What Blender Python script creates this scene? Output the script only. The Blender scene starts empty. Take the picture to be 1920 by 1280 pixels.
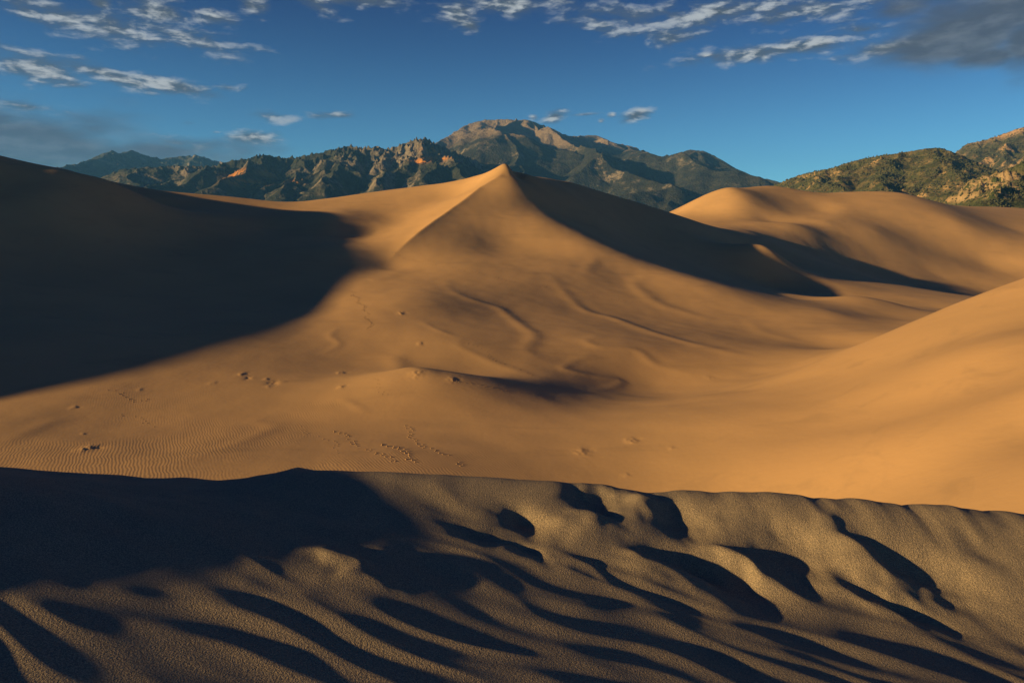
import bpy, math, random
import numpy as np

R = math.radians
# ---------------------------------------------------------------- camera
F = 1280.0            # focal length in photograph pixels (1920 wide) = 24 mm
PITCH = R(8.88)
scene = bpy.context.scene
col = scene.collection
cam_d = bpy.data.cameras.new("camera")
cam_d.sensor_width = 36.0
cam_d.lens = 24.0
cam_d.clip_start = 0.05
cam_d.clip_end = 80000.0
cam = bpy.data.objects.new("camera", cam_d)
col.objects.link(cam)
cam.location = (0, 0, 0)
cam.rotation_euler = (R(90) - PITCH, 0, 0)
scene.camera = cam

# ---------------------------------------------------------------- light
SUN_EL = R(12.0)
SUN_BACK = R(20.0)    # the sun stands to the left and this far behind the lens
sx, sy = -math.cos(SUN_BACK), -math.sin(SUN_BACK)
from mathutils import Vector
to_sun = Vector((sx * math.cos(SUN_EL), sy * math.cos(SUN_EL), math.sin(SUN_EL)))
sun_d = bpy.data.lights.new("sun", 'SUN')
sun_d.energy = 5.0
sun_d.angle = R(0.8)
sun_d.color = (1.0, 0.695, 0.265)
sun = bpy.data.objects.new("sun", sun_d)
col.objects.link(sun)
sun.rotation_euler = to_sun.to_track_quat('Z', 'Y').to_euler()

scene.view_settings.view_transform = 'Standard'
scene.view_settings.look = 'None'
scene.view_settings.exposure = 1.08
scene.view_settings.gamma = 1.0
scene.cycles.max_bounces = 4
scene.cycles.diffuse_bounces = 1

# ---------------------------------------------------------------- node helper
class NT:
    def __init__(s, tree):
        s.t = tree
    def n(s, typ, **kw):
        nd = s.t.nodes.new(typ)
        for k, v in kw.items():
            setattr(nd, k, v)
        return nd
    def put(s, sock, v):
        if v is None:
            return
        if isinstance(v, bpy.types.NodeSocket):
            s.t.links.new(v, sock)
        else:
            if isinstance(v, (tuple, list)) and len(v) == 3 and sock.type == 'RGBA':
                v = (*v, 1.0)
            sock.default_value = v
    def m(s, op, a, b=None, c=None, clamp=False):
        nd = s.n('ShaderNodeMath', operation=op, use_clamp=clamp)
        s.put(nd.inputs[0], a); s.put(nd.inputs[1], b)
        if c is not None:
            s.put(nd.inputs[2], c)
        return nd.outputs[0]
    def vm(s, op, a, b=None, scale=None):
        nd = s.n('ShaderNodeVectorMath', operation=op)
        s.put(nd.inputs[0], a); s.put(nd.inputs[1], b)
        if scale is not None:
            s.put(nd.inputs[3], scale)
        return nd.outputs[1] if op in ('DOT_PRODUCT', 'LENGTH', 'DISTANCE') else nd.outputs[0]
    def noise(s, vec, scale, detail=4, rough=0.5, dist=0.0, lac=2.0):
        nd = s.n('ShaderNodeTexNoise')
        s.put(nd.inputs['Vector'], vec)
        nd.inputs['Scale'].default_value = scale
        nd.inputs['Detail'].default_value = detail
        nd.inputs['Roughness'].default_value = rough
        nd.inputs['Distortion'].default_value = dist
        nd.inputs['Lacunarity'].default_value = lac
        return nd.outputs[0]
    def mix(s, f, a, b, blend='MIX'):
        nd = s.n('ShaderNodeMix', data_type='RGBA', blend_type=blend)
        s.put(nd.inputs[0], f); s.put(nd.inputs[6], a); s.put(nd.inputs[7], b)
        return nd.outputs[2]
    def ss(s, v, a, b, lo=0.0, hi=1.0):
        nd = s.n('ShaderNodeMapRange', interpolation_type='SMOOTHSTEP')
        s.put(nd.inputs[0], v)
        s.put(nd.inputs[1], a); s.put(nd.inputs[2], b)
        s.put(nd.inputs[3], lo); s.put(nd.inputs[4], hi)
        return nd.outputs[0]
    def lin(s, v, a, b, lo=0.0, hi=1.0):
        nd = s.n('ShaderNodeMapRange')
        s.put(nd.inputs[0], v)
        s.put(nd.inputs[1], a); s.put(nd.inputs[2], b)
        s.put(nd.inputs[3], lo); s.put(nd.inputs[4], hi)
        return nd.outputs[0]
    def xyz(s, v):
        nd = s.n('ShaderNodeSeparateXYZ'); s.put(nd.inputs[0], v)
        return nd.outputs
    def comb(s, x, y, z):
        nd = s.n('ShaderNodeCombineXYZ')
        s.put(nd.inputs[0], x); s.put(nd.inputs[1], y); s.put(nd.inputs[2], z)
        return nd.outputs[0]

# ---------------------------------------------------------------- world: sky and its clouds
def pix_dir(u, v):
    up = (640.0 - v) / F
    y = math.cos(PITCH) + up * math.sin(PITCH)
    z = -math.sin(PITCH) + up * math.cos(PITCH)
    x = (u - 960.0) / F
    return x, y, z
def azel(u, v):
    x, y, z = pix_dir(u, v)
    return math.degrees(math.atan2(x, y)), math.degrees(math.atan2(z, math.hypot(x, y)))

world = bpy.data.worlds.new("World")
scene.world = world
world.use_nodes = True
wt = world.node_tree
wt.nodes.clear()
W = NT(wt)
sky = W.n('ShaderNodeTexSky', sky_type='NISHITA')
sky.sun_disc = False
sky.sun_elevation = SUN_EL
sky.sun_rotation = math.atan2(sx, sy)
sky.altitude = 2500.0
sky.air_density = 1.0
sky.dust_density = 0.4
sky.ozone_density = 2.5
tc = W.n('ShaderNodeTexCoord')
d = W.vm('NORMALIZE', tc.outputs['Generated'])
X, Y, Z = W.xyz(d)
az = W.m('MULTIPLY', W.m('ARCTAN2', X, Y), 180 / math.pi)
el = W.m('MULTIPLY', W.m('ARCSINE', Z), 180 / math.pi)
sky_base = W.mix(1.0, sky.outputs[0], W.mix(W.ss(el, -2.0, 22.0), (0.54, 1.04, 1.12), (0.12, 0.20, 0.44)), 'MULTIPLY')
# clouds, each one an uneven patch of the sky (azimuth, elevation): u, v, half width, half height, turn, weight
PUFFS = [(120,38,105,22,-10,1),(225,52,90,22,-6,1),(340,66,100,20,-8,1),(290,25,50,24,0,1),(395,34,42,16,0,.9),(190,8,22,16,0,.8),(470,10,26,20,-20,.9),(600,12,42,16,-15,.8),(690,2,80,14,0,.9),(865,20,38,26,0,.9),(965,8,75,18,0,1),(882,47,22,14,0,.7),
 (50,122,95,26,-8,1),(185,135,90,14,-8,1),(305,156,75,12,-9,.95),(50,200,55,10,-6,.9),(515,218,40,11,0,.9),(630,217,46,8,2,.8),(478,257,44,11,3,1),(1041,218,20,9,18,.95),(1190,217,24,10,16,1),(1000,220,9,5,0,.8),(1127,228,6,5,0,.7),(1148,215,8,5,0,.7),
 (350,270,65,22,0,.55),(430,165,34,9,0,.55),(360,232,26,6,0,.5),(404,248,12,4,0,.7),(1095,215,30,4,3,.5),(1265,217,20,4,10,.45),
 (1170,42,115,30,-5,.75),(1255,72,65,22,-10,.7),(1350,22,160,24,0,.85),(1510,22,130,22,0,.9),(1440,97,130,13,3,1),(1530,82,62,17,8,1),(1325,105,25,6,0,.8),(1680,88,80,10,6,1),(1620,55,70,12,0,.55)]
VEILS = [(1800,66,150,58,2,1),(1900,20,190,70,0,1),(1860,108,110,24,0,.9),(1690,15,90,26,0,.8),(1925,80,60,60,0,1),
 (40,262,290,60,0,1),(270,285,280,42,0,.8),(120,300,300,40,0,.6),(-150,240,250,70,0,.9)]
azel_v = W.comb(az, el, 0.0)
def blobs(lst):
    acc = None
    for (u, v, w_, h_, rot, wt_) in lst:
        a0, e0 = azel(u, v); a1, _ = azel(u + 10, v); _, e1 = azel(u, v - 10)
        mp = W.n('ShaderNodeMapping', vector_type='TEXTURE')
        W.put(mp.inputs['Vector'], azel_v)
        mp.inputs['Location'].default_value = (a0, e0, 0)
        mp.inputs['Rotation'].default_value = (0, 0, R(rot))
        mp.inputs['Scale'].default_value = (w_ * (a1 - a0) / 10 * 1.55, h_ * (e1 - e0) / 10 * 1.55, 1)
        f = W.m('MULTIPLY_ADD', W.vm('LENGTH', mp.outputs[0]), -1.0, wt_)
        acc = f if acc is None else W.m('MAXIMUM', acc, f)
    return acc
nv = W.vm('MULTIPLY', d, (1.0, 1.0, 3.0))
warp = W.n('ShaderNodeTexNoise'); W.put(warp.inputs['Vector'], nv); warp.inputs['Scale'].default_value = 14; warp.inputs['Detail'].default_value = 2
nvw = W.vm('ADD', nv, W.vm('SCALE', W.vm('SUBTRACT', warp.outputs['Color'], (.5, .5, .5)), None, .03))
n1 = W.noise(nvw, 21, 7, .56)
n1s = W.noise(W.vm('ADD', nvw, (-0.010, 0.0, 0.016)), 21, 5, .56)
pf = blobs(PUFFS)
dens = W.m('ADD', pf, W.m('MULTIPLY', W.m('SUBTRACT', n1, .5), 2.5))
cov = W.ss(dens, -0.12, 1.05, 0.0, .97)
edge = W.m('SUBTRACT', n1, n1s)                  # towards the light the cloud thins out
lit = W.ss(W.m('ADD', W.m('MULTIPLY', edge, 7.0), W.m('MULTIPLY', dens, .12)), -0.25, 1.1)
kk_ = 1 / 0.06
def lum(r, g, b): return (r * kk_, g * kk_, b * kk_)
puff_col = W.mix(lit, lum(.040, .050, .068), lum(.23, .245, .255))
vl = blobs(VEILS)
n2 = W.noise(nvw, 9, 5, .5)
vd = W.m('ADD', vl, W.m('MULTIPLY', W.m('SUBTRACT', n2, .5), 1.4))
vcov = W.m('MULTIPLY', W.ss(vd, 0.0, 0.8), W.ss(el, -1.0, 12.0, .75, .96))
veil_col = W.mix(W.ss(n1, .4, .68), lum(.036, .042, .060), lum(.064, .074, .094))
sky_col = W.mix(cov, sky_base, puff_col)
sky_col = W.mix(vcov, sky_col, veil_col)
bg = W.n('ShaderNodeBackground')
W.put(bg.inputs[0], sky_col)
bg.inputs[1].default_value = 0.06
out = W.n('ShaderNodeOutputWorld')
wt.links.new(bg.outputs[0], out.inputs[0])

# ---------------------------------------------------------------- numpy noise
_rs = np.random.RandomState(7)
_perm = _rs.permutation(4096)
_grad = _rs.rand(4096) * 2 * np.pi
_gx, _gy = np.cos(_grad), np.sin(_grad)
def perlin(x, y, seed=0):
    x = x + seed * 37.17; y = y - seed * 91.31
    xi = np.floor(x).astype(np.int64); yi = np.floor(y).astype(np.int64)
    xf = x - xi; yf = y - yi
    u = xf * xf * xf * (xf * (xf * 6 - 15) + 10)
    v = yf * yf * yf * (yf * (yf * 6 - 15) + 10)
    def g(i, j, dx, dy):
        h = _perm[(_perm[i & 4095] + j) & 4095]
        return _gx[h] * dx + _gy[h] * dy
    a = g(xi, yi, xf, yf); b = g(xi + 1, yi, xf - 1, yf)
    c = g(xi, yi + 1, xf, yf - 1); e = g(xi + 1, yi + 1, xf - 1, yf - 1)
    return (a + u * (b - a)) * (1 - v) + (c + u * (e - c)) * v
def fbm(x, y, octaves=4, gain=0.5, seed=0):
    s = 0; a = 1.0; f = 1.0
    for i in range(octaves):
        s = s + a * perlin(x * f, y * f, seed + i * 3)
        a *= gain; f *= 2.03
    return s
def ridged(x, y, octaves=5, gain=0.5, seed=0):
    s = 0; a = 1.0; f = 1.0; w = 1.0
    for i in range(octaves):
        n = (1 - np.abs(perlin(x * f, y * f, seed + i * 5)) * 2.0)
        n = n * n * w
        w = np.clip(n * 1.4, 0, 1)
        s = s + a * n
        a *= gain; f *= 2.07
    return s
def sst(a, b, x):
    t = np.clip((x - a) / (b - a), 0, 1)
    return t * t * (3 - 2 * t)

# ---------------------------------------------------------------- the dunes as one height field
def P(u, v, D):
    x, y, z = pix_dir(u, v)
    return (x / y * D, D, z / y * D)
ctl = []   # x, y, z, softness
def add(pts, c):
    for p in pts:
        ctl.append((*p, c))
def line(pts, c, step):
    """a crest: the points joined and resampled every `step` metres"""
    q = [np.array(p) for p in pts]
    # smooth (Catmull-Rom) resampling
    for i in range(len(q) - 1):
        a = q[max(i - 1, 0)]; b = q[i]; e = q[i + 1]; f = q[min(i + 2, len(q) - 1)]
        n = max(1, int(round(np.linalg.norm((e - b)[:2]) / step)))
        for k in range(n):
            t = k / n
            p = 0.5 * (2*b + (e - a)*t + (2*a - 5*b + 4*e - f)*t*t + (3*b - a - 3*e + f)*t**3)
            ctl.append((p[0], p[1], p[2], c))
    ctl.append((*q[-1], c))

# peak dune: summit and left skyline
line([P(955,308,300), P(930,315,306), P(900,328,315), P(850,340,328), P(800,347,338), P(700,363,350), P(620,377,352), P(540,381,345)], 2.0, 7)
# crease coming down towards the lens
line([P(956,312,299), P(958,320,296), P(935,337,289), P(900,358,279), P(850,394,258), P(800,430,236), P(765,458,222), P(740,478,213)], 0.7, 4)
add([P(722,500,202)], 5)
# left face
add([P(880,350,303), P(850,370,293), P(800,385,285), P(740,410,268), P(690,440,244), P(640,400,264), P(650,470,210), P(600,420,248)], 12)
# front face
add([P(960,345,284), P(930,385,266), P(980,410,256), P(870,430,240), P(940,460,234), P(1040,460,235), P(860,500,198), P(960,520,188), P(1080,500,208),
     P(1180,520,205), P(800,560,150), P(920,590,145), P(1050,580,160), P(1200,590,165), P(1350,590,172), P(1480,610,162), P(1000,650,118), P(1150,650,122),
     P(1300,650,128), P(1450,650,132), P(860,650,114)], 10)
# right shoulder, where the light leaves the face
line([P(985,385,272), P(1070,436,248), P(1190,492,222), P(1350,541,196), P(1480,574,184), P(1570,588,176)], 7, 14)
# faint ridge in the shade
line([P(960,320,300), P(1017,341,305), P(1067,364,309), P(1107,390,312), P(1157,422,314), P(1223,456,310), P(1330,495,306), P(1450,524,316), P(1550,540,308)], 3, 9)
add([P(1060,400,284), P(1150,450,274), P(1300,515,252), P(1420,545,240), P(1520,562,225)], 8)
# rear skyline of the peak dune
line([P(1017,333,342), P(1057,340,355), P(1107,356,368), P(1173,379,380), P(1250,399,388), P(1340,425,392), P(1440,455,386), P(1540,495,378), P(1640,533,335), P(1760,578,256)], 4, 12)
add([P(1120,376,336), P(1200,410,345), P(1350,455,350), P(1440,490,352), P(1500,505,350), P(1440,480,322)], 8)
# lit foot on the right
add([P(1600,555,222), P(1680,575,205), P(1620,600,172), P(1720,600,180), P(1780,590,215), P(1600,630,145)], 8)
# basin
add([P(600,650,112), P(700,700,96), P(850,700,96), P(500,720,90), P(350,740,84), P(600,800,71), P(400,800,71), P(200,800,70), P(0,800,68), P(0,860,57),
     P(200,870,56), P(400,870,56), P(600,870,56), P(800,870,56), P(800,780,75), P(960,800,71), P(960,870,57), P(1100,800,70), P(0,750,78), P(200,720,86)], 10)
add([P(860,743,81), P(950,745,82.5), P(1050,748,86.5), P(1150,749,91), P(1230,748,94), P(800,690,94), P(900,702,93.5), P(1000,708,98), P(1100,714,103), P(1200,720,107), P(1290,728,104)], 8)
# right dune
line([P(1310,744,86), P(1380,737,84), P(1440,725,84), P(1500,701,85), P(1600,651,90), P(1700,607,93), P(1800,566,92), P(1920,521,92), P(2060,470,93), P(2300,400,98)], 4, 8)
add([P(1200,850,59), P(1400,850,53.5), P(1600,850,44.5), P(1800,850,36.2), P(1500,920,43), P(1700,930,35.5), P(1900,945,27.6), P(1400,790,63), P(1600,780,56), P(1900,740,42.5), P(1700,690,66), P(1900,640,58),
     P(2050,800,33), P(2050,650,49), P(2300,600,52)], 14)
add([(70,135,-22), (95,150,-20), (120,165,-18), (160,150,-10), (45,105,-20.5), (150,200,-24), (190,250,-25)], 10)
# left dune
line([(-228,262,30), (-198,238,35), (-178,217,32.5), (-162,209,25.5), P(0,303,206), P(100,316,212), P(206,340,220), P(285,374,231), P(344,395,238), P(430,408,245)], 4, 10)
add([P(520,430,245), P(560,500,190), P(420,470,205), P(100,365,194), P(250,400,212), P(250,450,196), P(100,420,182), P(0,400,178), P(300,550,155), P(100,540,142), P(480,580,145), P(150,640,104),
     P(320,640,108), P(500,640,112), P(0,640,100), P(0,500,150), P(0,345,194)], 12)
line([(-178,217,32.5), (-178,196,27), (-177,174,26), (-180,150,22), (-182,132,19.6), (-174,112,16.3), (-167,98,13.8), (-160,77,10.2), (-156,62,6.9), (-152,52,3.8), (-149,44,.5), (-148,34,-6), (-148,15,-12)], 4, 9)
add([(-110,100,-14), (-120,60,-15), (-100,30,-15), (-240,160,8), (-240,100,4), (-230,40,0), (-220,-40,0), (-300,200,8), (-290,260,10), (-230,215,14), (-215,180,12)], 15)
add([(-146,178,10)], 8)
add([(-172,228,17), (-156,238,14.5), (-145,250,12.5), (-130,262,9.5)], 6)
# dune behind on the left, in part lit
line([P(120,318,305), P(206,340,300), P(300,357,302), P(360,363,306), P(420,368,312), P(480,374,318), P(530,380,326)], 4, 10)
add([P(300,375,272), P(420,388,276), P(520,392,285), P(600,390,288), P(560,400,268), P(450,400,262)], 8)
add([(-240,330,12), (-130,370,8), (-60,390,12), (0,380,14), (60,390,10), (-150,450,5), (0,480,6)], 15)
# dunes far on the right
line([P(1180,440,440), P(1230,420,514), P(1262,401,577), P(1300,378,580), P(1340,360,577), P(1370,352,576), P(1395,354,589), P(1420,350,620), P(1450,349,634), P(1500,358,644), P(1535,363,651)], 5, 14)
line([P(1535,363,651), P(1570,361,644), P(1620,360,634), P(1690,362,626), P(1730,372,644), P(1780,384,694), P(1850,388,793), P(1920,391,868), P(2100,395,942)], 6, 18)
line([P(1606,366,615), P(1590,382,585), P(1570,400,555), P(1550,416,520)], 2.5, 9)
add([P(1400,380,551), P(1330,400,545), P(1480,395,558), P(1540,395,570), P(1440,412,531), P(1640,402,560), P(1700,400,565), P(1800,420,553), P(1900,430,580), P(1500,424,490),
     P(1640,434,515), P(1750,462,520), P(1850,495,510), P(1920,530,465), P(1900,500,505), P(2050,470,520), P(2050,430,600)], 12)
add([P(1400,432,435), P(1480,444,462), P(1560,460,474), P(1650,484,478), P(1760,518,470), P(1860,550,440), P(1700,535,432), P(1600,495,455), P(1500,470,435), P(1960,570,415), P(1800,545,425)], 8)
add([P(1160,425,650), P(1262,405,680), P(1340,385,710), P(1220,412,620), P(1500,372,740), P(1640,372,740)], 12)
# the back of the photographer's dune
for xx in (-90, -60, -35, -15, 0, 15, 30, 50, 75):
    rise = max(0, xx - 24)
    add([(xx, 20, -11.5 + rise * .30), (xx, 34, -17.5 + max(0, xx - 12) * 0.44), (xx, 9, -5 + rise * .1), (xx, -10, -3), (xx, -40, -6)], 6)
add([(120, 10, 6), (120, 60, 8), (180, 120, 4), (200, 30, 0), (-90, -120, -10), (90, -120, -10), (0, -200, -10), (200, -100, -5)], 20)
for k in range(24):
    a = k / 24 * 2 * math.pi
    for rr, hz in ((1100, 4), (1500, 0)):
        add([(rr * math.sin(a), rr * math.cos(a), hz)], 60)

CT = np.array(ctl)
def rbf_solve():
    n = len(CT)
    dx = CT[:, None, 0] - CT[None, :, 0]; dy = CT[:, None, 1] - CT[None, :, 1]
    A = np.sqrt(dx * dx + dy * dy + CT[None, :, 3] ** 2)
    Pm = np.stack([np.ones(n), CT[:, 0] / 300, CT[:, 1] / 300], 1)
    M = np.zeros((n + 3, n + 3))
    M[:n, :n] = A - 0.02 * np.eye(n) 
    M[:n, n:] = Pm; M[n:, :n] = Pm.T
    rhs = np.concatenate([CT[:, 2], np.zeros(3)])
    return np.linalg.lstsq(M, rhs, rcond=1e-9)[0]
WGT = rbf_solve()
def far_z(x, y):
    z = WGT[-3] + WGT[-2] * x / 300 + WGT[-1] * y / 300
    for (cx, cy, cz, cc), w in zip(CT, WGT[:-3]):
        z = z + w * np.sqrt((x - cx) ** 2 + (y - cy) ** 2 + cc * cc)
    return z

def cast(u, v, D0=25, D1=600):
    x, y, z = pix_dir(u, v); Ds = np.exp(np.linspace(math.log(D0), math.log(D1), 500))
    zz = far_z(x / y * Ds, Ds) - z / y * Ds
    i = np.where(zz > 0)[0]
    D = Ds[i[0]] if len(i) else 100.0
    return (x / y * D, D, z / y * D)
# low slip faces winding over the sand: (height, windward width, lee width, points)
STROKES = [
 (.9,9,2.2,[(836,528),(846,545),(880,562),(935,579),(956,596),(983,614),(1001,631),(987,655),(999,668),(990,682)]),
 (1.1,10,2.6,[(1035,517),(1052,541),(1097,583),(1155,600),(1224,624),(1280,641),(1350,658),(1420,672)]),
 (.7,7,1.8,[(1131,631),(1100,638),(1121,651),(1190,658),(1221,679),(1238,689),(1290,702)]),
 (.6,6,1.5,[(1121,665),(1087,675),(1057,689),(1080,699),(1121,706),(1162,715),(1149,724),(1114,727)]),
 (.5,6,1.6,[(867,634),(860,648),(901,672),(950,689),(1001,703)]),
 (.8,7,2.5,[(770,655),(752,668),(745,682),(795,700),(880,706),(950,710)]),
 (1.3,11,3.5,[(1224,518),(1190,531),(1221,562),(1280,586),(1340,600)]),
 (.8,9,3,[(1120,480),(1111,493),(1097,514)]),
 (.35,4,1.2,[(791,603),(822,620),(860,634)]),
 (.35,4,1.2,[(636,612),(620,630),(636,648),(600,667)]),
 (.25,5,1.5,[(540,772),(480,790),(510,802),(430,838),(360,860)]),
 (.25,5,1.5,[(110,783),(60,805),(0,835)]),
 (.25,3,1.0,[(636,748),(660,760),(690,777)]),
 (.5,8,3,[(760,505),(720,522),(690,527)]),
 (.5,12,5,[(880,440),(930,452),(985,478),(965,500)]),
 (.5,7,2.5,[(1400,600),(1440,625),(1500,640)]),
]
STROKES = [(h, wb, wf, [cast(u, v) for u, v in pts]) for h, wb, wf, pts in STROKES]
STROKE_K = 0.18
CREST = [cast(u, v) for u, v in [(950,322),(935,337),(900,359),(850,396),(800,432),(765,459),(742,478),(725,498)]]
# shallow hollows: centre, half length, half width, depth
BOWLS = [(cast(960,712), 9, 5.5, -.2), (cast(1100,722), 10, 5.5, -.3)]
# small disturbed spots
SPOTS = [(165,843,.9,.28),(455,703,.7,.22),(466,712,.6,-.2),(500,712,.5,.15),(514,719,.9,-.3),(505,726,.5,.15),(1185,825,.7,.22),(1092,848,.9,.18),(788,645,.6,.25),(640,700,.7,.25),(640,727,.6,.22),(752,588,.9,.3),
         (848,713,.8,.25),(140,765,.5,.15),(262,731,.5,.12),(400,720,.6,.12),(1175,890,.4,.1),(1260,838,.4,.08),(155,815,.4,.1),(782,703,1.2,.25),(1330,708,1.,.12)]
SPOTS = [(cast(u, v), r0, h) for u, v, r0, h in SPOTS]
def details(x, y):
    z = np.zeros(x.shape)
    def box(x0, x1, y0, y1):
        return (x > x0) & (x < x1) & (y > y0) & (y < y1)
    for h, wb, wf, pts in STROKES:
        q = []
        for i in range(len(pts) - 1):            # rounded course
            a = np.array(pts[max(i-1,0)][:2]); b = np.array(pts[i][:2]); e = np.array(pts[i+1][:2]); f = np.array(pts[min(i+2,len(pts)-1)][:2])
            for k in range(5):
                t = k / 5; q.append(0.5*(2*b+(e-a)*t+(2*a-5*b+4*e-f)*t*t+(3*b-a-3*e+f)*t**3))
        q.append(np.array(pts[-1][:2])); q = np.array(q)
        m = box(q[:,0].min()-3*wb, q[:,0].max()+3*wb, q[:,1].min()-3*wb, q[:,1].max()+3*wb)
        if not m.any(): continue
        px, py = x[m], y[m]; best = np.full(px.shape, 1e9); sg = np.zeros(px.shape); tt = np.zeros(px.shape)
        n = len(q) - 1
        for i in range(n):
            a, b = q[i], q[i+1]; d_ = b - a; L2 = d_ @ d_ + 1e-9
            t = np.clip(((px-a[0])*d_[0] + (py-a[1])*d_[1]) / L2, 0, 1)
            ex = px - a[0] - t*d_[0]; ey = py - a[1] - t*d_[1]; dd = np.hypot(ex, ey)
            nn = np.array((-d_[1], d_[0])) / math.sqrt(L2)
            if nn @ np.array((.9, -.43)) < 0: nn = -nn
            up = dd < best
            best = np.where(up, dd, best); sg = np.where(up, ex*nn[0]+ey*nn[1], sg); tt = np.where(up, (i+t)/n, tt)
        fade = np.sin(np.pi * np.clip(tt, 0.02, .98)) ** .7
        prof = np.exp(-(best / (wf * .75)) ** 2)
        z[m] += STROKE_K * h * fade * prof
    q = np.array([p[:2] for p in CREST])
    m = box(q[:,0].min()-60, q[:,0].max()+60, q[:,1].min()-60, q[:,1].max()+60)
    if m.any():
        px, py = x[m], y[m]; best = np.full(px.shape, 1e9); tt = np.zeros(px.shape); n = len(q) - 1
        for i in range(n):
            a, b = q[i], q[i+1]; d_ = b - a; L2 = d_ @ d_ + 1e-9
            t = np.clip(((px-a[0])*d_[0] + (py-a[1])*d_[1]) / L2, 0, 1)
            dd = np.hypot(px - a[0] - t*d_[0], py - a[1] - t*d_[1]); up = dd < best
            best = np.where(up, dd, best); tt = np.where(up, (i+t)/n, tt)
        z[m] += 1.5 * sst(0, .25, tt) * sst(1.0, .55, tt) * np.exp(-best / 3.6)
    for c, la, lb, dep in BOWLS:
        m = box(c[0]-3*la, c[0]+3*la, c[1]-3*lb-5, c[1]+3*lb+5)
        ex = (x[m]-c[0]) * .97 + (y[m]-c[1]) * .1; ey = (y[m]-c[1]) - .1 * (x[m]-c[0])
        z[m] += dep * np.exp(-(ex/la)**2 - (ey/lb)**2)
    for c, r0, h in SPOTS:
        m = box(c[0]-3*r0, c[0]+3*r0, c[1]-5*r0, c[1]+5*r0)
        e = ((x[m]-c[0])/r0)**2 + ((y[m]-c[1])/(1.6*r0))**2
        z[m] += .38 * h * (np.exp(-e*1.5) - .6*np.exp(-((x[m]-c[0]-.7*r0)/r0)**2*2 - ((y[m]-c[1]-.4*r0)/r0)**2*1.5)) * (1 + 1.6*perlin(x[m]*2, y[m]*2, 3))
    # broad unevenness
    r = np.hypot(x, y); k = sst(30, 60, r) * (1 - sst(600, 900, r))
    z += k * (0.16 * perlin(x / 13, y / 13, 61) + 0.05 * perlin(x / 4.2, y / 4.2, 67) + .2 * perlin(x / 45, y / 45, 71))
    return z

# near field: the crest a few metres in front of the lens
YC = 4.3
crest_uv = [(-900,820),(-300,850),(0,868),(60,872),(140,878),(200,880),(250,886),(330,885),(400,890),(450,887),(500,882),(540,870),(620,872),(700,873),(800,878),(950,886),(1080,894),(1150,898),
            (1190,906),(1230,911),(1290,908),(1350,911),(1440,916),(1500,918),(1560,926),(1600,926),(1650,932),(1690,939),(1715,936),(1770,938),(1840,946),(1900,953),(1960,958),(2300,985),(2900,1010)]
_cx = np.array([P(u, v, YC)[0] for u, v in crest_uv]); _cz = np.array([P(u, v, YC)[2] for u, v in crest_uv])
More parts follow.
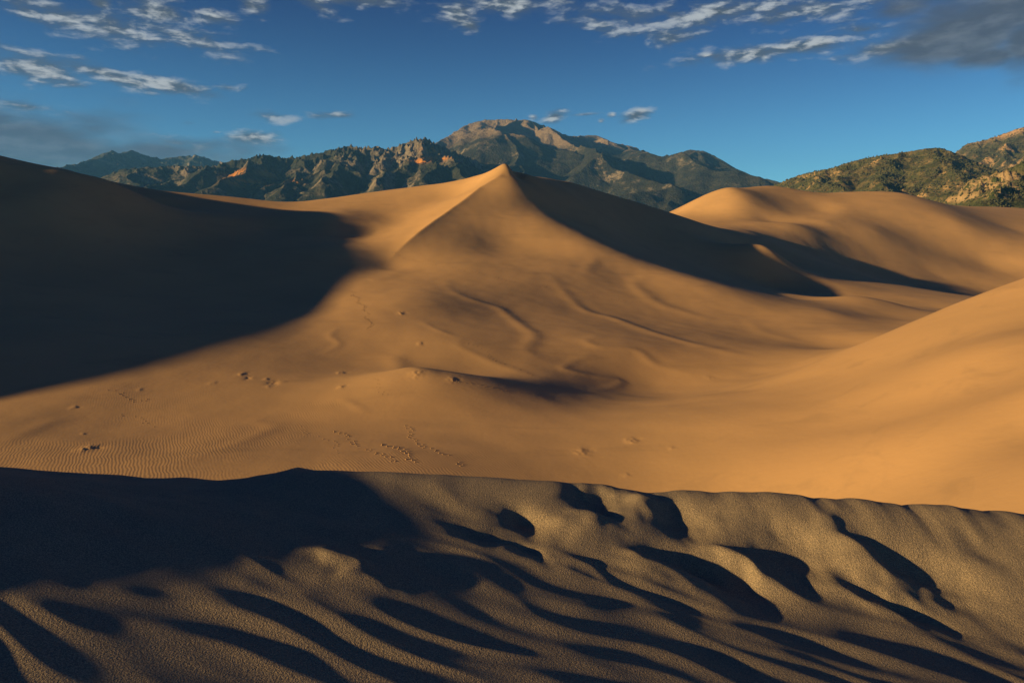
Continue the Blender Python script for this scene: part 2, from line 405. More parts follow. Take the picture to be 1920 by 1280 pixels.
# u, v, half length, half width, turn, height (negative: hollow)
LUMPS = [(985,962,.17,.13,-20,-.055),(1110,960,.12,.16,-30,.03),(1120,925,.16,.16,0,-.06),(1290,940,.18,.20,-30,-.07),(1215,925,.10,.10,0,.03),
         (1330,1000,.30,.13,-35,-.06),(1400,985,.25,.07,-40,.035),(1480,965,.22,.18,-30,-.06),(1620,975,.25,.12,-35,.05),(1760,980,.30,.15,-25,-.06),(1560,940,.10,.12,0,.03),
         (540,885,.20,.12,0,.035),(640,1080,.25,.08,-30,.03),(1600,1000,.3,.08,-40,.03),(1850,950,.2,.12,0,-.03),(1060,1010,.22,.07,-30,.025),(900,985,.16,.07,-30,-.03),(1230,1010,.2,.08,-30,.03),(1000,1000,.2,.08,-25,-.03),(1700,1010,.3,.1,-30,-.04)]
def near_z(x, y):
    yc = YC + 0.25 * perlin(x * 0.45, x * 0 + 3.3)
    zc = np.interp(x, _cx, _cz)
    zc = zc + sst(-.3, .8, x) * (.020 * perlin(x * 3.3, 0 * x + 5.5) + .010 * perlin(x * 9, 0 * x + 2.5)) + .006 * perlin(x * 5, 0 * x + 8.5)
    zc = zc * yc / YC                      # keep the outline whatever the crest's distance
    s = y - yc
    zc = (-1.63 - 0.045 * x) + (zc - (-1.63 - 0.045 * x)) * np.exp(-(np.minimum(s, 0) / .4) ** 2)
    back = -0.58 * (np.sqrt(s * s + 0.02) + s) / 2
    base = zc + back
    f = sst(0.25, -0.5, s)                 # the side towards the lens
    g = sst(0.0, -1.2, s)
    # long low slope towards the lens
    base = base + g * (0.05 * np.clip(-s - 0.5, 0, 3))
    # the whole sheet leans away from the light
    base = base - g * 0.120 * (x + 0.9)
    # wind lumps: crests run from the upper left to the lower right
    wx = x + 0.16 * perlin(x * 1.3, y * 1.3, 5); wy = y + 0.16 * perlin(x * 1.3, y * 1.3, 9)
    q = wx * 0.34 + wy * 0.94
    r_ = -wx * 0.94 + wy * 0.34
    w0 = perlin(q * 0.9, r_ * 0.5, 13)
    w1 = 1 - 2.2 * np.sqrt(perlin(q * 4.2, r_ * 0.95, 21) ** 2 + .003); w2 = perlin(q * 8.0, r_ * 2.4, 33); w3 = perlin(q * 6.4, r_ * 1.6, 47)
    base = base + g * (1 + .2 * sst(0, 2, x)) * (0.014 * w0 + 0.0115 * w1 + 0.0036 * w2 + 0.0095 * w3)
    base = base + f * 0.022 * (1 - 2 * np.sqrt(perlin(wx * 2.2 + 7, wy * 1.6, 91) ** 2 + .01)) * np.exp(-(s / 1.4) ** 2)
    # hollows and drifts that can be told apart in the picture
    lwx = .10 * perlin(x * 3.1, y * 3.1, 81) + .04 * perlin(x * 8, y * 8, 83); lwy = .10 * perlin(x * 3.1, y * 3.1, 85) + .04 * perlin(x * 8, y * 8, 87)
    for (u, v, la, lb, ang, dep) in LUMPS:
        hx, hy, hz = pix_dir(u, v); D = 1.62 / (-hz / hy)
        cx_, cy_ = hx / hy * D, D
        ca, sa = math.cos(R(ang)), math.sin(R(ang))
        X_, Y_ = x + lwx, y + lwy
        ex = (X_ - cx_) * ca + (Y_ - cy_) * sa; ey = -(X_ - cx_) * sa + (Y_ - cy_) * ca
        e = (ex / la) ** 2 + (ey / lb) ** 2
        base = base + np.where(e < 12, 1.2 * dep * np.exp(-e), 0)
    return base

def humps(x, y):
    z = 0
    # a drift beyond the left edge of the picture throws its shade over the near sand
    z = z + 0.18 * np.exp(-(((x + 4.0) / 1.0) ** 2 + ((y - 2.8) / 1.1) ** 2) ** 1.5)
    return z

def ground_z(x, y, zf):
    r = np.hypot(x, y)
    near = near_z(x, y) + humps(x, y)
    k = sst(7.0, 14.0, np.where(y > 0, r, r))
    return near * (1 - k) + (zf + details(x, y)) * k

def terrain():
    # polar grid round the lens: fine inside the view, coarse elsewhere
    a1 = np.linspace(-43, 43, 1300)
    a0 = np.linspace(-180, -43, 150)[:-1]
    a2 = np.linspace(43, 180, 150)[1:-1]
    A = np.radians(np.concatenate([a0, a1, a2]))
    r = np.concatenate([np.exp(np.linspace(math.log(1.2), math.log(8), 620))[:-1],
                        np.exp(np.linspace(math.log(8), math.log(45), 120))[:-1],
                        np.exp(np.linspace(math.log(45), math.log(950), 780))[:-1],
                        np.exp(np.linspace(math.log(950), math.log(13000), 60))])
    return A, r

A_, r_ = terrain()
# the smooth part is solved on a coarser grid and interpolated
Ac = np.unique(np.concatenate([A_[::5], A_[-1:]])); rc = np.unique(np.concatenate([r_[::4], r_[-1:]]))
RC, AC = np.meshgrid(rc, Ac, indexing='ij')
XF = RC * np.sin(AC); YF = RC * np.cos(AC)
ZF = np.where(RC < 1450, far_z(XF, YF), 0.0)
ZF = ZF * (1 - sst(950, 1400, RC)) 
def bicub(rq, aq, Z):
    # separable cubic interpolation on the coarse grid
    def wts(xq, xs):
        i = np.clip(np.searchsorted(xs, xq) - 1, 1, len(xs) - 3)
        X = np.stack([xs[i - 1], xs[i], xs[i + 1], xs[i + 2]], 1)
        w = np.ones_like(X)
        for a in range(4):
            for b in range(4):
                if a != b:
                    w[:, a] *= (xq - X[:, b]) / (X[:, a] - X[:, b])
        return i, w
    i, wi = wts(rq, np.asarray(rc)); j, wj = wts(aq, np.asarray(Ac))
    T = sum(wi[:, k][:, None] * Z[i - 1 + k] for k in range(4))
    return sum(wj[:, k][None, :] * T[:, j - 1 + k] for k in range(4))
ZFf = bicub(r_, A_, ZF)
RR, AA = np.meshgrid(r_, A_, indexing='ij')
XX = RR * np.sin(AA); YY = RR * np.cos(AA)

def grid_mesh(name, X, Y, Z, wrap=False):
    nr, na = X.shape
    co = np.stack([X, Y, Z], -1).reshape(-1, 3).astype(np.float32)
    i = np.arange(nr - 1)[:, None]; j = np.arange(na - (0 if wrap else 1))[None, :]
    jn = (j + 1) % na
    f = np.stack(np.broadcast_arrays(i * na + j, i * na + jn, (i + 1) * na + jn, (i + 1) * na + j), -1).reshape(-1, 4)
    f = f[:, ::-1]
    me = bpy.data.meshes.new(name)
    me.vertices.add(len(co)); me.vertices.foreach_set('co', co.ravel())
    me.loops.add(f.size); me.loops.foreach_set('vertex_index', f.ravel().astype(np.int32))
    me.polygons.add(len(f))
    me.polygons.foreach_set('loop_start', np.arange(0, f.size, 4, dtype=np.int32))
    me.polygons.foreach_set('loop_total', np.full(len(f), 4, dtype=np.int32))
    me.polygons.foreach_set('use_smooth', np.ones(len(f), dtype=bool))
    me.update(calc_edges=True)
    return me
def link(name, me, mat, kind=None):
    o = bpy.data.objects.new(name, me); col.objects.link(o)
    me.materials.append(mat)
    if kind: o['kind'] = kind
    return o

# ---------------------------------------------------------------- sand material
def sand_mat(name, near):
    m = bpy.data.materials.new(name); m.use_nodes = True
    t = m.node_tree; N = NT(t)
    bs = t.nodes['Principled BSDF']
    geo = N.n('ShaderNodeNewGeometry'); p = geo.outputs['Position']
    big = N.noise(p, 0.05, 3)
    c = N.mix(N.ss(big, .3, .7), (0.43, 0.262, 0.135), (0.48, 0.288, 0.145))
    # bands of darker, heavier grains lying along the slopes
    st = N.noise(N.vm('MULTIPLY', p, (.05, .16, .5)), 1.0, 5, .62, .6)
    c = N.mix(N.ss(st, .52, .74, 0.0, .28), c, (0.25, 0.165, 0.10))
    b = N.n('ShaderNodeBump'); b.inputs['Strength'].default_value = 1.0
    if near:
        g1 = N.noise(p, 150, 2, .6); g2 = N.noise(p, 260, 1, .5); g3 = N.noise(p, 90, 3, .6)
        c = N.mix(N.ss(N.noise(p, 3.0, 4, .6), .35, .7), (0.345, 0.256, 0.178), (0.40, 0.292, 0.195))
        c = N.mix(N.ss(g2, .40, .60), N.mix(.6, c, (0.09, 0.08, 0.07)), c)
        c = N.mix(N.ss(g1, .38, .60), N.mix(.55, c, (0.09, 0.08, 0.07)), c)
        b.inputs['Distance'].default_value = 0.0048
        N.put(b.inputs['Height'], N.m('ADD', N.m('ADD', g1, N.m('MULTIPLY', g2, .3)), N.m('MULTIPLY', g3, .9)))
    else:
        x, y, z = N.xyz(p)
        # wind ripples, a hand's breadth high at most, in patches
        wob = N.noise(p, .35, 2, .5)
        ph = N.m('ADD', N.m('ADD', N.m('MULTIPLY', x, 20.0), N.m('MULTIPLY', y, 10.5)), N.m('MULTIPLY', wob, 20.0))
        rip = N.m('SINE', ph)
        patch = N.ss(N.noise(p, .07, 3, .55), .44, .6)
        near_k = N.ss(N.vm('LENGTH', p), 60.0, 125.0, 1.0, 0.0)
        west = N.ss(x, -6.0, 8.0, 1.0, 0.06)
        amp = N.m('MULTIPLY', N.m('MULTIPLY', near_k, west), N.m('ADD', .12, patch))
        g = N.noise(p, 1.3, 3, .6)
        b.inputs['Distance'].default_value = 0.003
        N.put(b.inputs['Height'], N.m('ADD', N.m('MULTIPLY', rip, amp), N.m('MULTIPLY', g, 7.0)))
    N.put(bs.inputs['Base Color'], c)
    N.put(bs.inputs['Normal'], b.outputs[0])
    bs.inputs['Roughness'].default_value = 0.9
    bs.inputs['Specular IOR Level'].default_value = 0.12
    return m
sand = sand_mat('sand', False); near_sand = sand_mat('coarse_sand', True)
ZZ = ground_z(XX, YY, ZFf)
cut = int(np.searchsorted(r_, 12.0))
link('foreground_dune', grid_mesh('foreground_dune', XX[:cut + 1], YY[:cut + 1], ZZ[:cut + 1], True), near_sand, 'structure')
link('ground', grid_mesh('ground', XX[cut:], YY[cut:], ZZ[cut:], True), sand, 'structure')

# ---------------------------------------------------------------- mountains
def azr(u):
    x, y, z = pix_dir(u, 330); return math.atan2(x, y)
def PR(u, v, Rd):            # the pixel's point at horizontal distance Rd
    x, y, z = pix_dir(u, v); h = math.hypot(x, y)
    return np.array((x / h * Rd, y / h * Rd, z / h * Rd))
def massif(name, sky, extra, arange, rrange, seed, k=0.62, nspur=26, spur_slope=0.34, na=900, nr=420, rough=0.9, span=0.42, floor=-20.0, tooth=0.0):
    rg = random.Random(seed)
    segs = []
    def push(pts):
        for a, b in zip(pts[:-1], pts[1:]):
            segs.append((a, b))
    skp = [PR(*p) for p in sky]
    push(skp)
    ex = [[PR(*p) for p in l] for l in extra]
    for l in ex: push(l)
    def spur(p0, ang, length, slope, depth, wander):
        pts = [np.array(p0)]
        n = 6
        for i in range(n):
            ang += rg.uniform(-wander, wander)
            L = length / n * rg.uniform(.7, 1.3)
            q = pts[-1].copy()
            q[0] += math.sin(ang) * L; q[1] += math.cos(ang) * L
            q[2] -= slope * L * rg.uniform(.35, 1.6)
            pts.append(q)
            if q[2] < floor: break
            if depth > 0 and i > 0:
                sd = 1 if (i % 2) else -1
                spur(q - np.array((0, 0, 8)), ang + sd * rg.uniform(.6, 1.1), length * .38, slope * 1.5, depth - 1, wander)
        push(pts)
    tot = sum(np.linalg.norm((b - a)[:2]) for a, b in zip(skp[:-1], skp[1:]))
    step = tot / nspur
    acc = rg.uniform(0, step)
    for a, b in zip(skp[:-1], skp[1:]):
        L = np.linalg.norm((b - a)[:2]); d0 = 0
        while acc < L - d0:
            d0 += acc; acc = step * rg.uniform(.6, 1.4)
            p = a + (b - a) * d0 / L
            toward = math.atan2(-p[0], -p[1])
            if p[2] > 60:
                spur(p - np.array((0, 0, 5)), toward + rg.uniform(-.55, .55), p[2] / spur_slope * 1.0, spur_slope, 2, .35)
        acc -= (L - d0)
    for l in ex:
        for q in l[1:-1]:
            for sd in (-1, 1):
                toward = math.atan2(-q[0], -q[1])
                spur(q - np.array((0, 0, 10)), toward + sd * rg.uniform(.6, 1.2), q[2] * 1.1, spur_slope * 1.4, 1, .3)
    A = np.linspace(arange[0], arange[1], na); r = np.linspace(rrange[0], rrange[1], nr)
    RR, AA = np.meshgrid(r, A, indexing='ij')
    X = RR * np.sin(AA); Y = RR * np.cos(AA)
    S = max(p[2] for p in skp)
    w = S * 0.9
    Xw = X + w * 0.12 * fbm(X / w * 1.6, Y / w * 1.6, 4, .42, seed); Yw = Y + w * 0.12 * fbm(X / w * 1.6, Y / w * 1.6, 4, .42, seed + 50)
    Z = np.full(X.shape, -1e9)
    X_, Y_, Z_, Xw_, Yw_ = X, Y, Z, Xw, Yw
    for a, b in segs:
        reach = (max(a[2], b[2]) - floor) / k * 0.8 + w * .15
        rr0 = math.hypot((a[0] + b[0]) / 2, (a[1] + b[1]) / 2); half = np.linalg.norm((b - a)[:2]) / 2 + reach
        i0, i1 = np.searchsorted(r, (rr0 - half, rr0 + half))
        am = math.atan2(a[0] + b[0], a[1] + b[1]); da = half / max(rr0 - half, rr0 * .5)
        j0, j1 = np.searchsorted(A, (am - da, am + da))
        if i1 <= i0 or j1 <= j0: continue
        sl = (slice(i0, i1), slice(j0, j1)); Xw = Xw_[sl]; Yw = Yw_[sl]; Z = Z_[sl]
        dx, dy = b[0] - a[0], b[1] - a[1]; L2 = dx * dx + dy * dy + 1e-6
        t = np.clip(((Xw - a[0]) * dx + (Yw - a[1]) * dy) / L2, 0, 1)
        h = a[2] + (b[2] - a[2]) * t
        dd = np.hypot(Xw - a[0] - t * dx, Yw - a[1] - t * dy)
        np.maximum(Z, h - k * dd, out=Z)
    Z = np.maximum(Z_, floor)
    hf = np.clip(Z / S, 0, 1)
    n1 = ridged(X / (S * .34), Y / (S * .34), 6, .55, seed + 3) - 0.9
    n2 = fbm(X / (S * .06), Y / (S * .06), 4, .6, seed + 9)
    Z = Z + rough * S * (0.055 * n1 + 0.012 * n2) * (0.35 + hf) * 0.45
    if tooth:
        Z = Z + tooth * S * (ridged(X / (S * .13), Y / (S * .13), 4, .6, seed + 17) - .9) * sst(.45, .9, hf)
    # hold the skyline to its measured elevation
    sa = np.array([math.atan2(p[0], p[1]) for p in skp]); se = np.array([p[2] / math.hypot(p[0], p[1]) for p in skp])
    tgt = np.interp(A, sa, se); act = (Z / RR).max(0)
    ratio = np.clip(tgt / np.maximum(act, 1e-3), .6, 1.5)
    kk = np.hanning(25); kk /= kk.sum()
    ratio = np.convolve(np.pad(ratio, 12, mode='edge'), kk, 'valid')
    Z = np.where(Z > 0, Z * ratio[None, :], Z)
    Z = np.maximum(Z, floor - 5)
    return X, Y, Z, RR

def mountain_mat(name, tree_lo, tree_hi, forest, scrub, rock, bare, spot, bumpd, rock_amt=0.5, patch=(0.40, 0.17, 0.035)):
    m = bpy.data.materials.new(name); m.use_nodes = True
    t = m.node_tree; N = NT(t); bs = t.nodes['Principled BSDF']
    geo = N.n('ShaderNodeNewGeometry'); p = geo.outputs['Position']
    x, y, z = N.xyz(p); nx, ny, nz = N.xyz(geo.outputs['True Normal'])
    n_big = N.noise(p, 1 / (spot * 30), 5, .6); n_mid = N.noise(p, 1 / (spot * 6), 4, .65); n_fine = N.noise(p, 1 / spot, 3, .7)
    veg = N.mix(N.ss(n_mid, .35, .65), forest, scrub)
    veg = N.mix(N.ss(n_fine, .42, .6), veg, N.mix(.55, veg, (0.012, 0.02, 0.014)))
    rk = N.mix(N.ss(n_fine, .35, .65), rock, tuple(c * .55 for c in rock))
    outc = N.ss(N.m('ADD', N.m('MULTIPLY', n_mid, .6), N.m('MULTIPLY', N.m('SUBTRACT', 1.0, nz), rock_amt)), .42, .52)
    outc = N.m('MULTIPLY', outc, N.ss(n_big, .46, .60))
    c = N.mix(outc, veg, rk)
    line_ = N.m('ADD', z, N.m('MULTIPLY', N.m('SUBTRACT', n_mid, .5), (tree_hi - tree_lo) * 1.6))
    line_ = N.m('ADD', line_, N.m('MULTIPLY', N.m('SUBTRACT', n_big, .5), (tree_hi - tree_lo) * 3))
    alp = N.mix(N.ss(n_mid, .3, .7), bare, tuple(c_ * .72 for c_ in bare))
    c = N.mix(N.ss(line_, tree_lo, tree_hi), c, alp)
    at = N.n('ShaderNodeAttribute', attribute_name='aspen')
    asp = N.m('MULTIPLY', at.outputs['Fac'], N.ss(N.m('ADD', n_mid, N.m('MULTIPLY', n_fine, .4)), .6, .68))
    c = N.mix(asp, c, patch)
    N.put(bs.inputs['Base Color'], c)
    bs.inputs['Roughness'].default_value = 0.95
    bs.inputs['Specular IOR Level'].default_value = 0.1
    b = N.n('ShaderNodeBump'); b.inputs['Strength'].default_value = 1.0; b.inputs['Distance'].default_value = bumpd
    N.put(b.inputs['Height'], N.m('ADD', n_fine, N.m('MULTIPLY', n_mid, 1.5)))
    N.put(bs.inputs['Normal'], b.outputs[0])
    return m

def build_massif(name, res, mat, aspens=()):
    X, Y, Z, RR = res
    me = grid_mesh(name, X, Y, Z)
    me.flip_normals() if False else None
    o = link(name, me, mat, 'structure')
    if aspens:
        el_ = np.arctan2(Z, RR); az_ = np.arctan2(X, Y)
        mask = np.zeros(X.shape)
        front = (Z / RR) >= np.maximum.accumulate(Z / RR, 0) - 1e-4
        idx_r = np.arange(X.shape[0])[:, None]
        for (u, v, su, sv) in aspens:
            x, y, z = pix_dir(u, v); a0 = math.atan2(x, y); e0 = math.atan2(z, math.hypot(x, y))
            # the slope's own point seen there, and a patch of ground round it
            j = int(np.argmin(abs(az_[0] - a0)))
            cand = np.where(front[:, j] & (el_[:, j] >= e0))[0]
            if len(cand) == 0: continue
            i = cand[0]
            c = np.array((X[i, j], Y[i, j], Z[i, j])); rr = RR[i, j]
            du = (az_ - az_[i, j]) * rr / (su / F * rr)
            dv = (Z - c[2]) / (sv / F * rr)
            dr = (RR - rr) / (rr * .06)
            mask = np.maximum(mask, np.exp(-(du ** 2 + dv ** 2 + dr ** 2) * .7))
        at = me.attributes.new('aspen', 'FLOAT', 'POINT')
        at.data.foreach_set('value', (mask.ravel() * 1.4).clip(0, 1).astype(np.float32))
    return o

m1 = massif('m1', [(700,330,7600),(760,300,7800),(820,266,8000),(840,256,8000),(870,236,8000),(900,226,8050),(940,224,8050),(990,225,8000),(1030,239,8100),(1060,253,8200),(1075,256,8300),(1110,253,8500),(1130,258,8500),(1150,268,8300),
   (1180,273,8200),(1210,284,8000),(1240,294,7800),(1265,289,7600),(1290,281,7500),(1320,283,7500),(1350,298,7400),(1380,316,7300),(1410,329,7200),(1445,337,7100),(1500,352,7000),(1580,380,6900)],
  [[(880,237,8000),(895,262,7400),(915,290,6800),(935,320,6200)], [(935,225,8050),(960,250,7700),(990,275,7200),(1010,300,6700),(1040,330,6100)],
   [(1000,227,8000),(1020,255,7600),(1045,285,7100),(1075,315,6500),(1110,335,6000),(1150,352,5500)], [(1070,255,8300),(1100,290,7500),(1140,310,6900),(1170,330,6300),(1210,360,5600)],
   [(1160,270,8300),(1180,295,7600),(1230,320,6900),(1260,345,6300)], [(1300,282,7500),(1280,305,7000),(1230,325,6400),(1180,345,5800),(1150,356,5400)],
   [(1300,282,7500),(1330,315,6900),(1350,345,6300),(1370,365,5800)], [(840,257,8000),(850,280,7400),(870,300,6900)], [(1240,355,5200),(1255,378,4700)]],
  (azr(680), azr(1640)), (4300, 9800), 11, k=.62, nspur=22, rough=.5)
mm1 = mountain_mat('high_mountain', 800, 960, (0.024,0.026,0.029), (0.050,0.049,0.042), (0.25,0.205,0.165), (0.21,0.16,0.125), 18, 13, rock_amt=.5)
build_massif('high_mountain', m1, mm1)

m2 = massif('m2', [(150,345,6200),(195,331,6100),(225,318,6000),(270,314,5900),(330,311,5900),(400,312,5800),(425,303,5700),(470,296,5600),(490,289,5600),(530,296,5600),(560,294,5600),(600,286,5500),(640,276,5500),(662,273,5500),(685,278,5500),
   (700,274,5400),(730,279,5400),(760,268,5400),(785,259,5400),(800,259,5400),(815,269,5500),(850,283,5700),(890,300,5900),(940,322,6100),(1000,345,6300)],
  [[(792,259,5400),(770,290,5000),(740,315,4600),(700,345,4200)],[(795,259,5400),(830,290,5000),(860,315,4500),(880,335,4200)],[(660,274,5500),(640,310,4900),(600,340,4400)],
   [(490,290,5600),(450,320,5000),(400,345,4500)],[(560,295,5600),(560,330,4900),(530,355,4300)]],
  (azr(120), azr(1040)), (3300, 7000), 23, k=.66, nspur=24, tooth=.035)
mm2 = mountain_mat('rocky_range', 1500, 1700, (0.022,0.027,0.025), (0.042,0.043,0.034), (0.20,0.165,0.135), (0.25,0.18,0.13), 20, 9, rock_amt=.65)
build_massif('rocky_range', m2, mm2, aspens=[(443,328,14,9),(458,343,26,6),(500,327,12,7),(558,341,8,4),(810,285,12,5),(825,300,20,5),(790,303,14,4)])

m3 = massif('m3', [(40,330,10500),(100,316,10500),(130,309,10500),(150,306,10500),(190,289,10500),(212,282,10500),(225,288,10500),(247,281,10500),(265,289,10500),(300,298,10500),(330,294,10500),(372,291,10500),(400,301,10500),(430,306,10500),(520,325,10500)],
  [], (azr(20), azr(560)), (8300, 11500), 31, nspur=12, na=500, nr=260)
mm3 = mountain_mat('distant_range', 1300, 1500, (0.045,0.055,0.05), (0.07,0.07,0.055), (0.25,0.20,0.16), (0.22,0.17,0.13), 35, 14)
build_massif('distant_range', m3, mm3)

m4 = massif('m4', [(1400,372,3300),(1440,353,3300),(1462,343,3300),(1500,328,3250),(1560,315,3200),(1590,305,3200),(1620,297,3200),(1680,288,3200),(1740,278,3200),(1762,277,3200),(1790,286,3250),(1830,305,3350),(1900,330,3500),(2000,345,3600)],
  [[(1640,294,3200),(1660,320,2900),(1650,350,2500)],[(1755,278,3200),(1770,300,2900),(1800,330,2600)],[(1500,329,3250),(1540,345,2800),(1600,365,2400)]],
  (azr(1380), azr(2080)), (1900, 4300), 47, nspur=14, k=.55)
mm4 = mountain_mat('scrub_hills', 2500, 2700, (0.055,0.065,0.028), (0.17,0.13,0.065), (0.42,0.27,0.14), (0.3,0.2,0.12), 9, 5, rock_amt=.4)
build_massif('scrub_hills', m4, mm4)
m5 = massif('m5', [(1740,330,5200),(1790,288,5200),(1812,270,5200),(1850,262,5200),(1890,248,5200),(1920,238,5200),(1980,218,5200),(2080,200,5200)],
  [[(1930,236,5200),(1900,262,4700),(1880,300,4300)]], (azr(1720), azr(2120)), (3900, 6300), 53, nspur=9, na=500, nr=260)
mm5 = mountain_mat('red_mountain', 520, 600, (0.05,0.055,0.03), (0.12,0.10,0.06), (0.42,0.27,0.15), (0.40,0.26,0.16), 16, 9)
build_massif('red_mountain', m5, mm5)
m6 = massif('m6', [(1740,395,2300),(1775,374,2250),(1800,358,2200),(1830,341,2200),(1860,330,2200),(1890,318,2200),(1920,303,2200),(1990,285,2200),(2080,270,2200)],
  [[(1900,314,2200),(1880,345,1950),(1850,375,1750)]], (azr(1730), azr(2120)), (1500, 2800), 61, nspur=8, na=500, nr=260, k=.5)
mm6 = mountain_mat('green_hill', 2500, 2700, (0.05,0.065,0.026), (0.11,0.105,0.045), (0.46,0.29,0.15), (0.3,0.2,0.12), 6, 3.5, rock_amt=.3, patch=(0.30, 0.21, 0.125))
def crags(res, spots, amp):
    X, Y, Z, RR = res; el_ = np.arctan2(Z, RR); az_ = np.arctan2(X, Y)
    front = (Z / RR) >= np.maximum.accumulate(Z / RR, 0) - 1e-4; mask = np.zeros(X.shape)
    for (u, v, su, sv) in spots:
        x, y, z = pix_dir(u, v); a0 = math.atan2(x, y); e0 = math.atan2(z, math.hypot(x, y)); j = int(np.argmin(abs(az_[0] - a0)))
        c_ = np.where(front[:, j] & (el_[:, j] >= e0))[0]
        if len(c_) == 0: continue
        i = c_[0]; rr = RR[i, j]
        mask = np.maximum(mask, np.exp(-(((az_ - az_[i, j]) * F / su) ** 2 + ((Z - Z[i, j]) / (sv / F * rr)) ** 2 + ((RR - rr) / (rr * .08)) ** 2)))
    Z2 = Z + mask * amp * ridged(X / 60, Y / 60, 4, .6, 5)
    return X, Y, Z2, RR
SP6 = [(1845,350,34,9),(1875,338,30,7),(1810,372,20,6),(1900,355,16,6),(1860,365,30,6)]
m6 = crags(m6, SP6, 14)
build_massif('green_hill', m6, mm6, aspens=SP6)
def shrubs():
    rg = np.random.RandomState(3); V = []; Fc = []; off = 0
    ring = np.array([(math.cos(k / 6 * 6.2832), math.sin(k / 6 * 6.2832)) for k in range(6)])
    for (X, Y, Z, RR), n, r0 in ((m4, 6500, 2.7), (m6, 3000, 1.9), (m5, 2000, 3.6)):
        e = Z / RR; vis = (e >= np.maximum.accumulate(e, 0) - .004) & (Z > 20) & (perlin(X / 120, Y / 120, 7) + .6 * perlin(X / 35, Y / 35, 8) > -.18)
        ii, jj = np.where(vis); k = rg.randint(0, len(ii), n)
        for i, j in zip(ii[k], jj[k]):
            i2 = min(i + 1, X.shape[0] - 1); t = rg.rand()
            x = X[i, j] * (1 - t) + X[i2, j] * t + rg.uniform(-4, 4); y = Y[i, j] * (1 - t) + Y[i2, j] * t; z = Z[i, j] * (1 - t) + Z[i2, j] * t
            r = r0 * rg.uniform(.6, 1.5); h = r * rg.uniform(1.1, 2.2); q = r * rg.uniform(.75, 1.2, 6)
            for a in range(6): V.append((x + ring[a, 0] * q[a], y + ring[a, 1] * q[a], z + h * rg.uniform(.2, .5)))
            V.append((x, y, z + h)); V.append((x, y, z - 2))
            for a in range(6):
                Fc.append((off + a, off + (a + 1) % 6, off + 6)); Fc.append((off + (a + 1) % 6, off + a, off + 7))
            off += 8
    me = bpy.data.meshes.new('shrubs'); me.from_pydata(V, [], Fc)
    m = bpy.data.materials.new('shrub'); m.use_nodes = True; N = NT(m.node_tree); bs = m.node_tree.nodes['Principled BSDF']
    g = N.n('ShaderNodeNewGeometry')
    N.put(bs.inputs['Base Color'], N.mix(N.noise(g.outputs['Position'], .08, 2), (0.028, 0.038, 0.020), (0.075, 0.075, 0.032))); bs.inputs['Roughness'].default_value = .95
    link('shrubs', me, m, 'stuff')
shrubs()

# ---------------------------------------------------------------- haze: the air between here and the mountains
def haze():
    x0, x1, y0, y1, z0, z1 = -13200, 13200, -13200, 13200, -45, 1400
    v = [(x, y, z) for z in (z0, z1) for y in (y0, y1) for x in (x0, x1)]
    f = [(0,2,3,1),(4,5,7,6),(0,1,5,4),(2,6,7,3),(0,4,6,2),(1,3,7,5)]
    me = bpy.data.meshes.new('haze'); me.from_pydata(v, [], f)
    m = bpy.data.materials.new('haze'); m.use_nodes = True
    t = m.node_tree; t.nodes.clear()
    o = t.nodes.new('ShaderNodeOutputMaterial'); vol = t.nodes.new('ShaderNodeVolumePrincipled')
    vol.inputs['Color'].default_value = (0.12, 0.40, 1.0, 1)
    vol.inputs['Density'].default_value = 3.6e-5
    vol.inputs['Anisotropy'].default_value = 0.0
    t.links.new(vol.outputs[0], o.inputs['Volume'])
    link('haze', me, m, 'stuff')
haze()

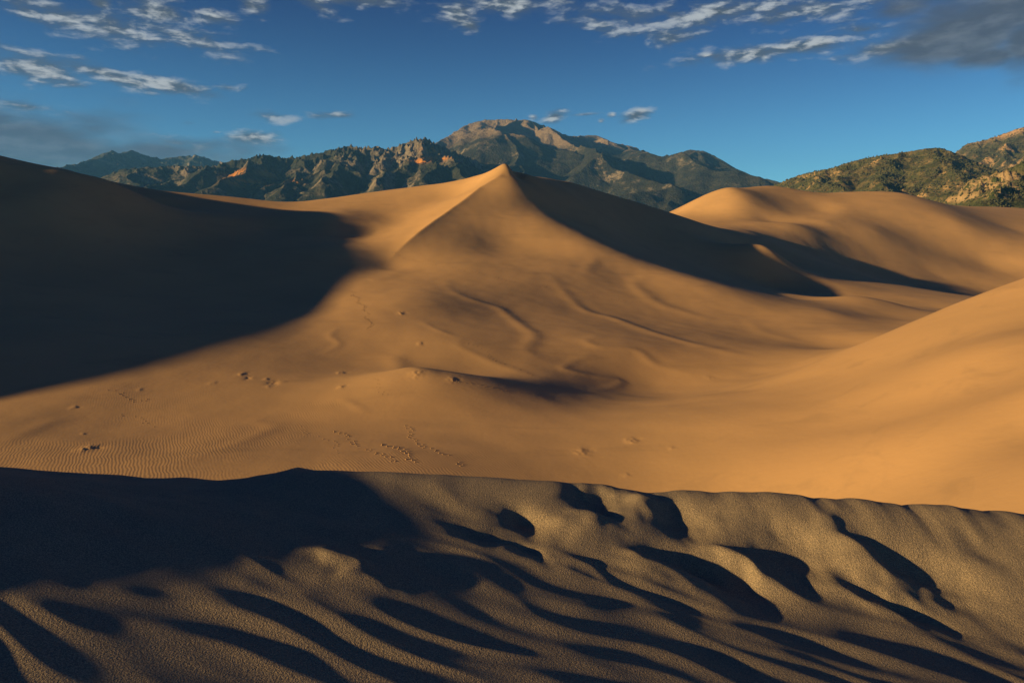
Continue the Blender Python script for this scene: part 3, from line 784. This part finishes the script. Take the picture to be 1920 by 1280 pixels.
# ---------------------------------------------------------------- lines of footprints crossing the sand
def footprints():
    from mathutils.bvhtree import BVHTree
    TR = [([(735,478),(760,487),(800,497),(860,507),(905,515),(960,530),(1020,540),(1080,548),(1150,560),(1230,572),(1290,580)], 1.1, 1.0),
          ([(655,545),(675,568),(688,590),(695,620)], .8, 1.0), ([(208,732),(230,748),(260,752),(283,748)], .8, .8), ([(620,810),(660,828),(700,850),(735,868)], .75, .8),
          ([(710,835),(760,850),(785,868)], .75, 1.0), ([(750,800),(790,830),(830,855),(860,875)], .75, .8), ([(853,713),(901,724),(1004,741)], .9, .7), ([(870,640),(963,691),(1002,703)], .9, .7),
          ([(680,710),(730,745)], 1.0, .6), ([(560,800),(610,825),(640,850)], .9, .6), ([(215,775),(250,785),(300,800)], .9, .6)]
    rg = random.Random(5); V = []; Fc = []
    for pts, step, size in TR:
        w_ = [np.array(cast(u, v)) for u, v in pts]
        acc = 0; side = 1
        for a, b in zip(w_[:-1], w_[1:]):
            L = np.linalg.norm((b - a)[:2]); dr = (b - a)[:2] / L; pr = np.array((-dr[1], dr[0]))
            while acc < L:
                side = -side
                c = a[:2] + dr * acc + pr * side * (.18 + rg.uniform(-.06, .1)) + pr * 0.5 * math.sin(acc * .7 + a[0])
                acc += step * rg.uniform(.35, .65)
                if rg.random() < .38: continue
                s_ = .14 * size * rg.uniform(.75, 1.3)
                n = 8; base = len(V)
                ex = np.array([c[0] + math.cos(k / n * 6.2832) * s_ * .8 for k in range(n)]); ey = np.array([c[1] + math.sin(k / n * 6.2832) * s_ * 1.35 for k in range(n)])
                ix = c[0] + (ex - c[0]) * .55 + s_ * .2; iy = c[1] + (ey - c[1]) * .55
                allx = np.concatenate([ex, ix, [c[0]]]); ally = np.concatenate([ey, iy, [c[1]]])
                zz = far_z(allx, ally) + details(allx, ally)
                zz[:n] -= .04; zz[n:2 * n] += .075 * size * np.array([rg.uniform(.5, 1.2) for _ in range(n)]); zz[2 * n] += .03
                V += [(float(x), float(y), float(z)) for x, y, z in zip(allx, ally, zz)]
                for k in range(n):
                    k2 = (k + 1) % n
                    Fc.append((base + k, base + k2, base + n + k2, base + n + k)); Fc.append((base + n + k, base + n + k2, base + 2 * n))
            acc -= L
    me = bpy.data.meshes.new('footprints'); me.from_pydata(V, [], Fc)
    for p in me.polygons: p.use_smooth = True
    link('footprints', me, sand, 'stuff')
footprints()
